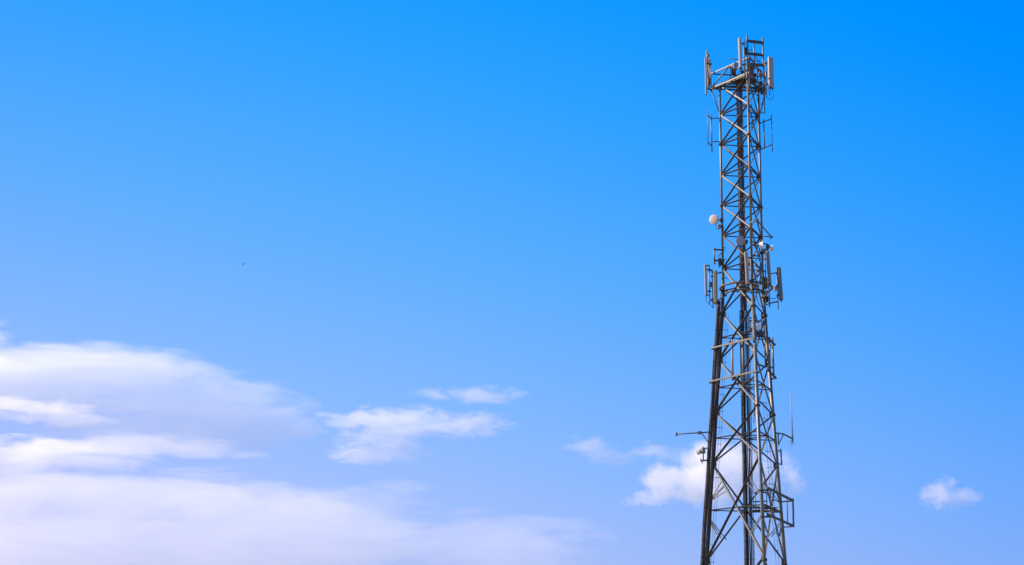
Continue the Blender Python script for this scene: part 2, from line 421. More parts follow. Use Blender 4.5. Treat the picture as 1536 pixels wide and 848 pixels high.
# ------------------------------------------------------------------ panel antennas
def panel_antenna(label, top, bot, Y, w, d, yaw, m, pole=None, ncon=2, group='panel antennas on the tower', armY=None, tilt_cap=True, name='panel_antenna', rnd=0.3):
    pt = at(top[0], top[1], Y); pb = at(bot[0], bot[1], Y)
    root = thing(name, pb, label, 'antenna', group)
    az = (pt - pb).normalized(); nx = Vector((math.sin(yaw), -math.cos(yaw), 0)); nx = (nx - az * nx.dot(az)).normalized(); ax = az.cross(nx)
    H = (pt - pb).length
    MB().box((pt + pb) / 2, ax, nx, az, w / 2, d / 2, H / 2, min(w, d) * rnd).build('radome', m, root)
    MB().box(pb - az * 0.012, ax, nx, az, w / 2 * 0.9, d / 2 * 0.9, 0.02, 0.008).build('end_cap', 'dark', root)
    for i in range(ncon):
        c_ = pb + ax * (w * 0.5 * ((i + 0.5) / ncon * 2 - 1) * 0.6) - az * 0.03
        MB().tube(c_, c_ - az * 0.11, 0.014).build('connector', 'dark', root)
    if pole:
        (ptop, pbot, pY, pr) = pole
        a_, b_ = at(*ptop, pY), at(*pbot, pY)
        MB().tube(a_, b_, pr).build('mounting_pole', 'steel', root)
        for f in (0.14, 0.84):
            q = pb.lerp(pt, f) - nx * d / 2
            t_ = min(max((q - b_).dot((a_ - b_).normalized()) / (a_ - b_).length, 0.03), 0.97)
            pp = b_.lerp(a_, t_)
            MB().bar(q, pp, 0.05, 0.05).box(pp, ax, nx, az, pr + 0.025, pr + 0.025, 0.035).build('clamp', 'dark', root)
    return root

def loop(name, label, pts, r=0.011, m='black', cat='cable', group=None):
    P = [V(p) for p in pts]
    # smooth through the points
    sm = []
    for i in range(len(P) - 1):
        p0, p1, p2, p3 = P[max(i - 1, 0)], P[i], P[i + 1], P[min(i + 2, len(P) - 1)]
        for k in range(6):
            t = k / 6
            sm.append(0.5 * ((2 * p1) + (p2 - p0) * t + (2 * p0 - 5 * p1 + 4 * p2 - p3) * t * t + (3 * p1 - p0 - 3 * p2 + p3) * t ** 3))
    sm.append(P[-1])
    return tag(MB().path(sm, r).build(name, m), label, cat, group)

YL, YF, YR = leg('L', 25).y, leg('F', 25).y, leg('R', 25).y       # 73.69, 72.06, 73.88
HL, HF_, HR = hf('L', 31).y, hf('F', 31).y, hf('R', 31).y
panel_antenna('large beige panel antenna on the pole at the outer corner of the head platform', (1155.8, 86), (1156.8, 132), HR - 0.18, 0.30, 0.13, R(24), 'radome',
              ((1148.2, 92), (1149.6, 143), HR - 0.03, 0.03))
panel_antenna('pale slim tube shaped antenna in front of the head platform railing', (1109.2, 57), (1111.0, 102.5), HF_ + 0.02, 0.16, 0.15, R(-20), 'radome',
              ((1115.6, 59), (1117.4, 113), HF_ + 0.12, 0.03), rnd=0.45)
panel_antenna('outermost grey slim panel antenna hanging lowest off the head platform corner', (1058.2, 86), (1059.4, 141), HL - 0.15, 0.075, 0.09, R(-60), 'greyrad',
              ((1065.4, 89), (1066.6, 138), HL - 0.02, 0.028), ncon=1)
panel_antenna('slim grey panel antenna standing highest on the head platform corner', (1060.2, 76), (1061.8, 130), HL + 0.12, 0.075, 0.08, R(-65), 'greyrad',
              ((1062.6, 81), (1063.8, 134), HL + 0.02, 0.024), ncon=1)

# radio units on the platform
def radio(label, px, py, Y, w, h, d, yaw, m='box', group='radio units on the tower'):
    c_ = at(px, py, Y); root = thing('radio_unit', c_ - Vector((0, 0, h / 2)), label, 'radio unit', group)
    nx = Vector((math.sin(yaw), -math.cos(yaw), 0)); ax = Vector((math.cos(yaw), math.sin(yaw), 0)); az = Vector((0, 0, 1))
    MB().box(c_, ax, nx, az, w / 2, d / 2, h / 2, 0.02).build('housing', m, root)
    mb = MB(); n_ = 6
    for i in range(n_):
        mb.box(c_ + ax * (w * ((i + 0.5) / n_ - 0.5)) + nx * (d / 2 + 0.014), ax, nx, az, 0.006, 0.016, h * 0.42)
    mb.build('cooling_fins', m, root)
    MB().box(c_ - nx * (d / 2 + 0.03), ax, nx, az, w * 0.2, 0.032, h * 0.35).build('bracket', 'dark', root)
    MB().tube(c_ - az * h / 2, c_ - az * (h / 2 + 0.08), 0.015).build('connector', 'dark', root)
    return root
radio('brown grey radio unit on the platform between slim front antenna and railing', 1104.0, 99, 72.4, 0.17, 0.36, 0.14, R(-20))
radio('upright grey brown radio unit under the lowest rail of the top frame', 1127.0, 105, 72.3, 0.20, 0.42, 0.16, R(10))
radio('dark radio unit beside the front corner pole behind the slim front antenna', 1118.6, 77, HF_ + 0.12, 0.11, 0.40, 0.1, R(-10), 'dark')
radio('rusty red radio unit behind the lower half of the large beige panel', 1147.6, 112, HR + 0.12, 0.12, 0.30, 0.14, R(20), 'rust')
radio('pale radio unit behind the upper half of the large beige panel', 1147.6, 96, HR + 0.12, 0.11, 0.22, 0.12, R(20), 'greyrad')
radio('squat dark radio unit hung on the corner pole of the slim twin panels', 1063.0, 96, HL + 0.14, 0.09, 0.42, 0.12, R(-70), 'dark')
radio('long pale box low on the corner pole of the slim twin panels', 1063.4, 122, HL + 0.12, 0.07, 0.5, 0.1, R(-70), 'greyrad')
radio('squat brown box at the cable ladder under the head platform floor', 1107.5, 118, 73.2, 0.34, 0.34, 0.22, R(-15), 'box')
radio('brown box tucked into the corner between cable ladder and railing', 1100.5, 108, 73.1, 0.2, 0.3, 0.18, R(-25), 'rust')
radio('small rusty box right under the grey brown unit of the top frame', 1130.0, 112.5, 72.7, 0.28, 0.12, 0.2, R(15), 'rust')
radio('pale metal box on the far side of the platform behind the top frame', 1140.5, 110, 73.4, 0.12, 0.36, 0.1, R(15), 'greyrad')

radio('black box hung under the platform floor left of the front corner leg', 1113.5, 111, 72.5, 0.16, 0.3, 0.16, R(-10), 'dark')
radio('black box under the platform floor right of the front corner leg', 1129.5, 121, 73.0, 0.22, 0.22, 0.18, R(15), 'dark')
radio('black box at the outer platform corner beside the small oval dish', 1139.5, 126, 73.6, 0.2, 0.24, 0.16, R(20), 'dark')
radio('dark slim box clipped to the railing left of the brown grey radio unit', 1098.0, 103, 72.7, 0.1, 0.3, 0.1, R(-30), 'dark')
loop('jumper_cable', 'black cable sweeping from the cable ladder to the slim front antenna', [(1110, 128, 73.2), (1107, 120, 72.9), (1108, 111, 72.4), (1110.6, 105, 72.1)], 0.02, group='jumper cables')
loop('jumper_cable', 'black cable sweeping from the cable ladder to the slim twin panels', [(1109, 130, 73.2), (1098, 129, 73.3), (1084, 130, 73.5), (1070, 131, 73.7), (1064, 133, 73.7)], 0.02, group='jumper cables')
loop('jumper_cable', 'black cable sweeping from the cable ladder to the large beige panel', [(1113, 131, 73.2), (1124, 130, 73.3), (1138, 132, 73.6), (1148, 133, 74.0)], 0.024, group='jumper cables')
# hanging cables at the top corner
loop('jumper_cable', 'black cable looping below the large beige panel antenna', [(1158.6, 133, HR - 0.18), (1160.2, 142, HR - 0.18), (1157.5, 149.5, HR - 0.15), (1152.5, 149, HR - 0.1), (1149.5, 144, HR - 0.05)], 0.012, group='jumper cables')
loop('jumper_cable', 'black cable arching between the lower two rails of the top frame', [(1122, 77.5, 72.1), (1126, 74.5, 72.1), (1129.5, 77, 72.15), (1133, 84, 72.3), (1137, 91, 72.5), (1141, 96, 72.7)], 0.018, group='jumper cables')
loop('jumper_cable', 'black cable hanging from the platform corner past the small oval dish', [(1146, 128, 73.6), (1148, 140, 73.6), (1146.5, 150, 73.6), (1143, 160, 73.7), (1140.5, 172, 73.8)], 0.016, group='jumper cables')
loop('jumper_cable', 'black cable sagging under the platform between front leg and cable ladder', [(1113, 128, 73.2), (1118, 133, 73.0), (1126, 136, 73.0), (1134, 140, 73.3), (1138, 150, 73.7)], 0.014, group='jumper cables')
loop('jumper_cable', 'short black cable hanging straight under the beige panel mounting pole', [(1152.6, 132, HR - 0.1), (1154.6, 138, HR - 0.1), (1154.2, 143.5, HR - 0.1)], 0.022, group='jumper cables')

# extra slender antennas just under the platform
tag(MB().tube(at(1127.0, 155, 72.9), at(1128.0, 196, 72.9), 0.03).tube(at(1127.0, 160, 72.9), at(1124.5, 160, 72.2), 0.015).tube(at(1127.7, 190, 72.9), at(1125, 190.5, 72.2), 0.015).build('rod_antenna', 'pale'),
    'slender pale rod antenna clipped beside the front leg under the head platform', 'antenna')
tag(MB().tube(at(1145.8, 139, 73.9), at(1147.4, 170, 73.9), 0.026).tube(at(1146.6, 156, 73.9), at(1139.5, 156.5, 73.9), 0.018).tube(at(1147.2, 169.5, 73.9), at(1140, 169, 73.9), 0.018).build('pipe_mount', 'dull'),
    'short dark pipe on two arms under the outer platform corner', 'mount')

# ------------------------------------------------------------------ rod antennas on side arms below the platform
sf = thing('side_arm_antenna', at(1067, 227, YL), 'two upright rods on an H shaped side arm below the slim twin panels', 'antenna', 'rod antennas on side arms')
tb(sf, 'rod', (1061.2, 162.5, YL - 0.35), (1062.0, 218, YL - 0.35), 0.022, 'pale')
tb(sf, 'pole', (1066.6, 172, YL), (1068.0, 228, YL), 0.034, 'steel')
for y in (178, 213): tb(sf, 'arm', (1067, y, YL), (1081, y - 0.8, YL), 0.028, 'dull')
for y in (172.6, 213): tb(sf, 'cross_arm', (1061.4, y, YL - 0.36), (1067.4, y + 6.5, YL), 0.026, 'dark')
sf = thing('side_arm_antenna', at(1147, 224, YR), 'two upright rods on long slanting arms under the large beige panel', 'antenna', 'rod antennas on side arms')
tb(sf, 'rod', (1157.0, 172, YR - 0.45), (1158.6, 228, YR - 0.45), 0.02, 'dull')
tb(sf, 'pole', (1145.4, 179.5, YR - 0.15), (1147.0, 223.5, YR - 0.15), 0.03, 'steel')
tb(sf, 'arm', (1139.5, 185.5, YR), (1157.4, 178.5, YR - 0.45), 0.03, 'dull')
tb(sf, 'arm', (1139.8, 225.0, YR), (1158.6, 217, YR - 0.45), 0.03, 'pale')

# ------------------------------------------------------------------ dishes
def dish(label, px, py, Y, rad_, axis, m, leg_pt, depth=0.5, form='drum', group='dish antennas on the tower', name='dish_antenna'):
    c_ = at(px, py, Y); z = Vector(axis).normalized()
    root = thing(name, c_ - Vector((0, 0, rad_)), label, 'dish', group)
    d = depth * rad_
    if form == 'drum':
        MB().disc_rings(c_, z, [(-d * 1.6, rad_ * .2), (-d * 1.35, rad_ * .55), (-d, rad_ * .92), (-d * .9, rad_), (d * .9, rad_), (d, rad_ * .985)]).build('shroud', m, root)
        MB().disc_rings(c_, z, [(d, rad_ * .985), (d + rad_ * .06, rad_ * .8), (d + rad_ * .1, rad_ * .4), (d + rad_ * .115, 0)]).build('radome', m, root)
    else:   # cone: an open shell seen from behind with its flat cover
        MB().disc_rings(c_, z, [(-d * 2.0, rad_ * .10), (-d * 1.5, rad_ * .42), (-d * .8, rad_ * .74), (0, rad_)]).build('reflector', m, root)
        MB().disc_rings(c_, z, [(0, rad_), (rad_ * .05, rad_ * .97), (rad_ * .08, 0)]).build('radome', m, root)
    back = c_ - z * d * (1.6 if form == 'drum' else 2.0)
    MB().tube(back + z * 0.06, back - z * 0.08, rad_ * .2).build('radio_head', 'box', root)
    lp = V(leg_pt)
    MB().tube(back - z * 0.04, lp, 0.03).box(lp, Vector((1, 0, 0)), Vector((0, 1, 0)), Vector((0, 0, 1)), 0.08, 0.08, 0.09, 0.01).build('mounting_arm', 'dark', root)
    return root
YLl = leg('L', 24).y
dish('cream round dish looking outward from the tower leg above the grey disc', 1071.0, 329.6, YLl - 0.25, 0.245, (-0.5, -0.86, -0.05), 'cream', (1082.5, 330.5, YLl - 0.02), 0.2)
dish('blue grey flat round dish facing forward over the middle cable ladder', 1111.0, 361.2, 72.55, 0.235, (-0.06, -0.98, -0.2), 'bluegrey', (1119, 363, 72.8), 0.18)
dish('white cone shaped dish seen from the side near the three thin poles', 1144.0, 367.6, 72.5, 0.215, (0.985, -0.12, 0.0), 'white', (1133.2, 367, 72.7), 0.5, 'cone')
dish('small white drum dish pointing outward at the right of the cone dish', 1157.7, 372.6, 73.6, 0.145, (0.96, -0.25, -0.02), 'white', (1151.2, 371.5, 73.65), 0.55)
dish('small grey dish half hidden behind the pole under the drum dish', 1146.0, 376.5, 73.9, 0.11, (0.3, -0.9, -0.1), 'greyrad', (1144, 378, 74.05), 0.4)
dish('small white round dish under the wide antenna ring', 1136.8, 490.3, 72.35, 0.155, (-0.25, -0.96, -0.05), 'white', (1133.5, 494, 72.5), 0.4)
dish('tiny oval grey dish hanging under the outer corner of the head platform', 1146.2, 141.5, 73.5, 0.105, (0.75, -0.6, -0.1), 'greyrad', (1143, 139, 73.7), 0.3)
# junction box and cable under the cream dish
jb = thing('junction_box', at(1079, 344, YLl), 'small dark box with a cable under the cream round dish', 'box')
MB().box(at(1078.8, 340.3, YLl - 0.12), Vector((1, 0, 0)), Vector((0, 1, 0)), Vector((0, 0, 1)), 0.07, 0.06, 0.10, 0.012).build('housing', 'box', jb)
MB().bar(at(1078.8, 340.3, YLl - 0.1), at(1083, 339.5, YLl), 0.05, 0.09).build('bracket', 'dark', jb)
loop('jumper_cable', 'thin black cable from the cream dish down to its small box', [(1074, 334, YLl - 0.2), (1074.2, 340, YLl - 0.2), (1076.5, 344, YLl - 0.15), (1079.2, 343, YLl - 0.12)], 0.011, group='jumper cables')
loop('jumper_cable', 'thin black cable dropping along the leg below the cream dish', [(1083.5, 336, YLl - 0.1), (1085.4, 342, YLl - 0.1), (1085.2, 350, YLl - 0.08), (1083.8, 356, YLl - 0.06)], 0.013, group='jumper cables')
br(jb, 'bracket', (1083.2, 324, YLl - 0.06), (1083.8, 346, YLl - 0.06), 0.05, 0.05, 'dark')

# horn antenna low on the left leg
zL = leg('L', 12.6)
hn = thing('horn_antenna', at(1050, 692, zL.y), 'grey horn antenna on a bracket under the long bare side arm', 'antenna')
c_ = at(1048.6, 678, zL.y - 0.2); z_ = Vector((-0.85, -0.5, 0.05)).normalized()
MB().disc_rings(c_, z_, [(0.06, 0), (0.055, .13), (0.04, .145), (-0.02, .13), (-0.1, .06), (-0.2, .05), (-0.2, 0)]).build('horn', 'greyrad', hn)
MB().box(at(1054.6, 676.5, zL.y - 0.1), Vector((.85, .5, 0)).normalized(), Vector((-.5, .85, 0)).normalized(), Vector((0, 0, 1)), 0.09, 0.08, 0.13, 0.015).build('radio_head', 'box', hn)
tb(hn, 'pole', (1054.2, 670, zL.y - 0.05), (1055.2, 692, zL.y - 0.05), 0.03, 'dull')
br(hn, 'arm', (1054, 672.5, zL.y - 0.05), (1066, 672.5, zL.y), 0.06, 0.05, 'dull'); br(hn, 'arm', (1051, 691.5, zL.y - 0.1), (1065.5, 690, zL.y), 0.06, 0.07, 'dull')
tb(hn, 'bolt', (1050.8, 688, zL.y - 0.12), (1053.6, 695, zL.y - 0.12), 0.03, 'dark')

# ------------------------------------------------------------------ wide antenna ring at mid height
ZR = 20.30
ringr = 1.26
rg = thing('antenna_ring', (X0, Y0, ZR), 'curved steel half ring carrying the mid height panel antennas', 'antenna ring')
for dz, mm, r_, rq in ((0.16, 'dull', 0.052, ringr), (-0.14, 'dull', 0.045, 1.0)):
    pts = [Vector((X0 + rq * math.sin(a), Y0 - rq * math.cos(a), ZR + dz)) for a in [ANG['L'] + 0.04 + i * (ANG['R'] - ANG['L'] - 0.08) / 40 for i in range(41)]]
    MB().path(pts, r_, 8).build('ring_tube', mm, rg)
for k in 'LFR':
    for dz in (0.16, -0.12):
        p = leg(k, ZR + dz); v = (p - Vector((X0, Y0, p.z))).normalized()
        br(rg, 'spoke', Vector((X0, Y0, p.z)) + v * (rad(ZR) - 0.1), Vector((X0, Y0, p.z)) + v * ringr, 0.07, 0.06, 'dark')
    v = (leg(k, ZR) - Vector((X0, Y0, ZR))).normalized()
    tb(rg, 'knee_brace', leg(k, ZR - 1.1), Vector((X0, Y0, ZR - 0.12)) + v * ringr, 0.028, 'dull')
    tb(rg, 'upright', Vector((X0, Y0, ZR - 0.16)) + v * ringr, Vector((X0, Y0, ZR + 0.22)) + v * ringr, 0.035, 'dark')

yl = leg('L', 21).y; yr = leg('R', 21).y; yf = leg('F', 21).y
panel_antenna('pale narrow panel antenna at the far outer end of the mid height ring', (1057.6, 397), (1059.2, 443.5), yl - 0.1, 0.10, 0.11, R(-50), 'greyrad',
              ((1063.6, 397), (1064.8, 456), yl - 0.05, 0.028), ncon=1)
panel_antenna('dark olive panel antenna beside the tower leg with the cable bundle', (1072.6, 406), (1073.6, 455), yl - 0.25, 0.19, 0.12, R(-25), 'olive',
              ((1068.0, 404), (1069.6, 462), yl - 0.1, 0.025), ncon=2)
panel_antenna('pale upright panel antenna hung on the front leg below the blue grey disc', (1119.0, 378), (1121.8, 426.5), yf - 0.28, 0.175, 0.10, R(5), 'radome',
              ((1125.6, 374), (1127.8, 430), yf - 0.12, 0.03), ncon=2)
panel_antenna('long pale panel antenna under the small white drum dish', (1151.4, 377), (1154.6, 426), yr - 0.35, 0.165, 0.12, R(35), 'greyrad',
              ((1150.6, 366), (1154.6, 461), yr - 0.16, 0.034), ncon=2)
panel_antenna('dark olive panel antenna standing apart at the outermost side of the ring', (1168.2, 401), (1171.6, 449), yr - 0.2, 0.23, 0.13, R(42), 'olive',
              ((1165.2, 404), (1167.6, 464), yr - 0.05, 0.024), ncon=3)
# arms that carry them
am = thing('arm_mount', at(1068, 410, yl), 'steel arms reaching out to the pale narrow panel and its olive neighbour', 'mount', 'mounting arms of the ring')
tb(am, 'arm', (1083.5, 408.5, yl), (1072, 411, yl - 0.1), 0.035, 'dull'); tb(am, 'arm', (1072, 411, yl - 0.1), (1063.8, 403.5, yl - 0.06), 0.032, 'dull'); tb(am, 'arm', (1064, 398, yl - 0.06), (1059, 399, yl - 0.08), 0.03, 'dark')
tb(am, 'arm', (1082.5, 447, yl), (1071.5, 455, yl - 0.1), 0.035, 'dull'); tb(am, 'arm', (1071.5, 455, yl - 0.1), (1064.4, 448, yl - 0.06), 0.032, 'dark')
tb(am, 'arm', (1064.4, 443, yl - 0.06), (1059.4, 442.6, yl - 0.08), 0.025, 'dark')
am = thing('arm_mount', at(1160, 430, yr), 'steel arms reaching out to the apart standing olive panel', 'mount', 'mounting arms of the ring')
tb(am, 'arm', (1154.0, 411.5, yr - 0.1), (1166, 409, yr - 0.06), 0.028, 'pale'); tb(am, 'arm', (1152.8, 455.5, yr - 0.1), (1167.6, 452.5, yr - 0.06), 0.036, 'steel')
tb(am, 'arm', (1147.4, 429.5, yr + 0.1), (1153.4, 431, yr - 0.16), 0.03, 'dark'); tb(am, 'arm', (1149.5, 457, yr), (1154.4, 456, yr - 0.16), 0.03, 'dark')
loop('jumper_cable', 'black cable curling under the pale narrow panel antenna', [(1058.6, 446, yl - 0.1), (1059.5, 451, yl - 0.1), (1063, 456, yl - 0.08), (1067, 459, yl - 0.05), (1070, 463, yl - 0.05)], 0.013, group='jumper cables')
loop('jumper_cable', 'black cable curving from the apart olive panel back to the tower', [(1167.5, 441, yr - 0.1), (1165.5, 446, yr - 0.08), (1161, 448.5, yr - 0.08), (1156, 447.5, yr - 0.1), (1151, 449, yr - 0.02)], 0.016, group='jumper cables')
loop('jumper_cable', 'black cable hanging in a bow below the ring between two legs', [(1133, 428, 72.6), (1135, 444, 72.6), (1138, 456, 72.8), (1142, 460.5, 73.0), (1146, 459, 73.4)], 0.015, group='jumper cables')
loop('jumper_cable', 'thin black wire hanging down the tower leg under the ring', [(1084.5, 420, yl - 0.1), (1087.5, 428, yl - 0.1), (1087, 438, yl - 0.1), (1085, 452, yl - 0.1), (1085.5, 474, yl - 0.1), (1084, 496, yl)], 0.009, group='jumper cables')
loop('jumper_cable', 'bent black cable above the white dish between ring and front leg', [(1132, 446, 72.4), (1133, 462, 72.4), (1132, 472, 72.4), (1134.5, 480, 72.4), (1136, 486, 72.4)], 0.014, group='jumper cables')
# boxes on the ring
radio('pale box hanging between the pale narrow panel and its olive neighbour', 1066.2, 427, yl, 0.07, 0.28, 0.1, R(-50), 'greyrad')
radio('narrow pale box behind the apart standing olive panel', 1163.2, 432, yr + 0.05, 0.06, 0.30, 0.09, R(40), 'radome')
radio('small brown box at the ring above the cable column', 1133.5, 428, 72.7, 0.16, 0.2, 0.12, R(0), 'box')
radio('long brown box on the tower leg between the two long pale panels', 1148.4, 425, yr + 0.02, 0.13, 0.62, 0.12, R(20), 'box')
radio('brown box under the ring beside the long pale panel pole', 1149.2, 449, yr - 0.02, 0.17, 0.3, 0.14, R(20), 'rust')
radio('pale small box at the foot of the pale upright panel', 1135.0, 432.5, 72.35, 0.1, 0.12, 0.1, R(-10), 'radome')
radio('dark box on the inner side of the leg near the small rectangular frame', 1080.0, 393, yl - 0.1, 0.07, 0.40, 0.12, R(-50), 'dark')

# cluster of thin poles and rails on the right face above the ring
rk = thing('pole_rack', at(1140, 440, 73.0), 'rack of four thin poles tied by rails above the ring', 'antenna frame')
for (xa, ya, xb, yb, Y, r_, mm) in ((1134.0, 389, 1135.6, 441, 72.55, 0.022, 'pale'), (1139.2, 372, 1141.2, 428, 73.0, 0.026, 'dull'), (1143.4, 380, 1145.0, 424, 73.2, 0.024, 'steel'), (1147.2, 378, 1149.0, 428, 73.5, 0.026, 'steel')):
    tb(rk, 'pole', (xa, ya, Y), (xb, yb, Y), r_, mm)
for (a, b, mm) in (((1126.5, 382.5, 72.3), (1140, 385, 72.95), 'dull'), ((1126.5, 387.0, 72.3), (1149, 389.5, 73.5), 'pale'), ((1125, 362.5, 72.2), (1138, 364.2, 72.8), 'dull'), ((1142, 364.2, 72.95), (1153.6, 368.2, 73.7), 'dark'), ((1134, 398, 72.5), (1147, 408, 73.55), 'dark'), ((1136, 407.5, 72.6), (1147, 407.3, 73.5), 'pale')):
    br(rk, 'rail', a, b, 0.06, 0.05, mm)
for (a, b) in (((1136.5, 413, 72.6), (1144, 405.5, 73.2)), ((1141.5, 428, 73.0), (1144.6, 410, 73.2)), ((1127, 395, 72.3), (1134.5, 424, 72.5))):
    tb(rk, 'stay', a, b, 0.022, 'steel')
# box fittings on the rack
radio('grey blue junction box beside the white cone dish', 1133.2, 368, 72.9, 0.09, 0.17, 0.1, R(0), 'bluegrey')
radio('pinkish pale box under the white cone dish on the thin poles', 1138.0, 379, 73.0, 0.13, 0.15, 0.1, R(-15), 'cream')
radio('dark slanting box above the long pale panel between thin poles', 1142.4, 379.5, 73.1, 0.14, 0.14, 0.12, R(20), 'rust')
radio('white small box between front leg and thin poles', 1132.0, 396.5, 72.5, 0.08, 0.1, 0.08, R(-20), 'white')
radio('brown box on the front leg beside the pale upright panel', 1127.4, 396, yf - 0.02, 0.15, 0.42, 0.13, R(0), 'dark')

# triangular outrigger frame above the cone dish
tf = thing('outrigger_truss', at(1141, 356, 73.5), 'horizontal triangular outrigger frame above the white cone dish', 'mount')
tb(tf, 'arm', (1124.0, 334.5, 72.02), (1136, 331.2, 71.75), 0.032, 'pale'); tb(tf, 'arm', (1136, 331.2, 71.75), (1158.6, 357.5, 73.65), 0.03, 'dark')
tb(tf, 'arm', (1142.5, 355.2, 73.85), (1158.6, 354.6, 73.65), 0.028, 'dull'); tb(tf, 'arm', (1136, 331.2, 71.75), (1141.5, 355, 73.8), 0.026, 'dark')
MB().box(at(1135.6, 330.6, 71.75), Vector((1, 0, 0)), Vector((0, 1, 0)), Vector((0, 0, 1)), 0.07, 0.06, 0.06, 0.01).build('clamp', 'pale', tf)
tb(tf, 'end_bar', (1154.5, 357.6, 73.6), (1159, 356.6, 73.66), 0.03, 'dark')

# small rectangular frame on the left leg
rf = thing('pole_bracket', at(1072, 396, yl), 'small rectangular bracket with a stub pole above the pale narrow panel', 'mount')
tb(rf, 'pole', (1071.4, 371.5, yl - 0.1), (1072.0, 396.5, yl - 0.1), 0.04, 'pale')
br(rf, 'arm', (1070.2, 374.5, yl - 0.1), (1086.6, 375.5, yl - 0.02), 0.07, 0.07, 'dull'); br(rf, 'arm', (1070.2, 390.5, yl - 0.1), (1086.6, 392.0, yl - 0.02), 0.07, 0.075, 'dull')
tb(rf, 'stay', (1076.8, 385, yl - 0.1), (1082.2, 380, yl - 0.02), 0.022, 'dark'); tb(rf, 'stay', (1078, 401, yl - 0.1), (1082.6, 396, yl - 0.02), 0.03, 'dark')
for y in (371.3, 388.8, 416.6):
    tb(rf, 'step_bar', (1083.8, y, yl), (1089.8 + (2 if y > 400 else 0), y + 1.2, yl - 0.05), 0.018, 'dull')

# ------------------------------------------------------------------ below the ring
def legpx(k, z): return leg(k, z)
# pale cross tubes with two pipes on the front-left face
yL2, yF2 = leg('L', 17).y, leg('F', 17).y
cf = thing('pipe_rack', at(1098, 575, 73.0), 'two long pale cross tubes holding a pink brown and a light pipe', 'antenna frame')
br(cf, 'cross_tube', (1067.6, 522.4, yL2 - 0.22), (1130.6, 507.0, yF2 - 0.16), 0.075, 0.075, 'pale')
br(cf, 'cross_tube', (1063.2, 573.0, yL2 - 0.2), (1135.0, 556.8, yF2 - 0.2), 0.075, 0.075, 'pale')
tb(cf, 'pipe', (1098.0, 509.5, 72.85), (1099.2, 571.5, 72.85), 0.052, 'pinkpipe')
tb(cf, 'pipe', (1113.8, 506.5, 72.42), (1115.4, 581, 72.42), 0.06, 'pale')
for (x, y, Y) in ((1098.2, 515, 72.9), (1098.9, 565, 72.9), (1114, 511.2, 72.48), (1115, 561.5, 72.48)):
    MB().box(at(x, y, Y), Vector((1, 0, 0)), Vector((0, 1, 0)), Vector((0, 0, 1)), 0.08, 0.09, 0.06, 0.01).build('clamp', 'dull', cf)
br(cf, 'clamp', (1067, 524.5, yL2 - 0.16), (1076, 523.5, yL2 + 0.05), 0.05, 0.05, 'dark'); br(cf, 'clamp', (1064, 575, yL2 - 0.14), (1075, 574, yL2 + 0.05), 0.05, 0.05, 'dark')

# mounting of the small white dish and railing behind it
dm = thing('dish_mount', at(1140, 505, 72.8), 'dark frame of short poles and rails behind the small white dish', 'mount')
for (xa, ya, xb, yb, Y) in ((1125.4, 482, 1125.8, 500, 72.6), (1142.0, 478, 1143.2, 500, 72.9), (1145.6, 480, 1147.0, 506, 73.2), (1133.0, 480, 1133.8, 506, 72.42)):
    tb(dm, 'pole', (xa, ya, Y), (xb, yb, Y), 0.026, 'dull')
for (a, b) in (((1122, 481, 72.5), (1146, 482.5, 73.2)), ((1124, 497, 72.5), (1147, 499.5, 73.2)), ((1118, 510.5, 72.35), (1132, 507, 72.3)), ((1133, 504.5, 72.3), (1150, 505, 73.4)), ((1129.5, 476, 72.35), (1124, 478, 72.2))):
    br(dm, 'rail', a, b, 0.05, 0.06, 'steel')
MB().box(at(1139.5, 500.5, 72.7), Vector((1, 0, 0)), Vector((0, 1, 0)), Vector((0, 0, 1)), 0.2, 0.1, 0.1, 0.02).build('housing', 'dark', dm)

# poles with end brackets at the right leg
yR2 = leg('R', 17).y
pr = thing('pole_mount', at(1160, 567, yR2 - 0.15), 'short thick pole between two rusty stub arms under the olive panel standing apart', 'mount')
tb(pr, 'pole', (1158.6, 506.5, yR2 - 0.2), (1160.8, 566, yR2 - 0.2), 0.044, 'steel')
br(pr, 'arm', (1149.0, 504.5, yR2 - 0.55), (1162.8, 518, yR2 - 0.12), 0.07, 0.08, 'rust'); br(pr, 'arm', (1152.0, 519, yR2), (1163.0, 517.2, yR2 - 0.12), 0.06, 0.07, 'dull')
br(pr, 'arm', (1151.8, 555, yR2 - 0.55), (1164.2, 567.5, yR2 - 0.12), 0.07, 0.08, 'rust'); br(pr, 'arm', (1156.0, 569, yR2), (1164.5, 567.2, yR2 - 0.12), 0.06, 0.07, 'dull')
tb(pr, 'stub_pole', (1154.2, 506, yR2 - 0.3), (1155.2, 551, yR2 - 0.3), 0.034, 'steel')
p2 = thing('pole_mount', at(1147.6, 552, 73.2), 'slim upright pole with rusty clamps at the right of the front leg', 'mount')
tb(p2, 'pole', (1146.6, 494, 73.0), (1148.0, 552, 73.0), 0.034, 'steel')
br(p2, 'arm', (1137, 546.5, 72.5), (1148, 551, 73.0), 0.06, 0.07, 'rust'); br(p2, 'arm', (1148, 549, 73.0), (1158.6, 551.8, 73.75), 0.05, 0.06, 'dull')
br(p2, 'arm', (1134, 506, 72.35), (1147, 504.8, 73.0), 0.05, 0.05, 'dull')
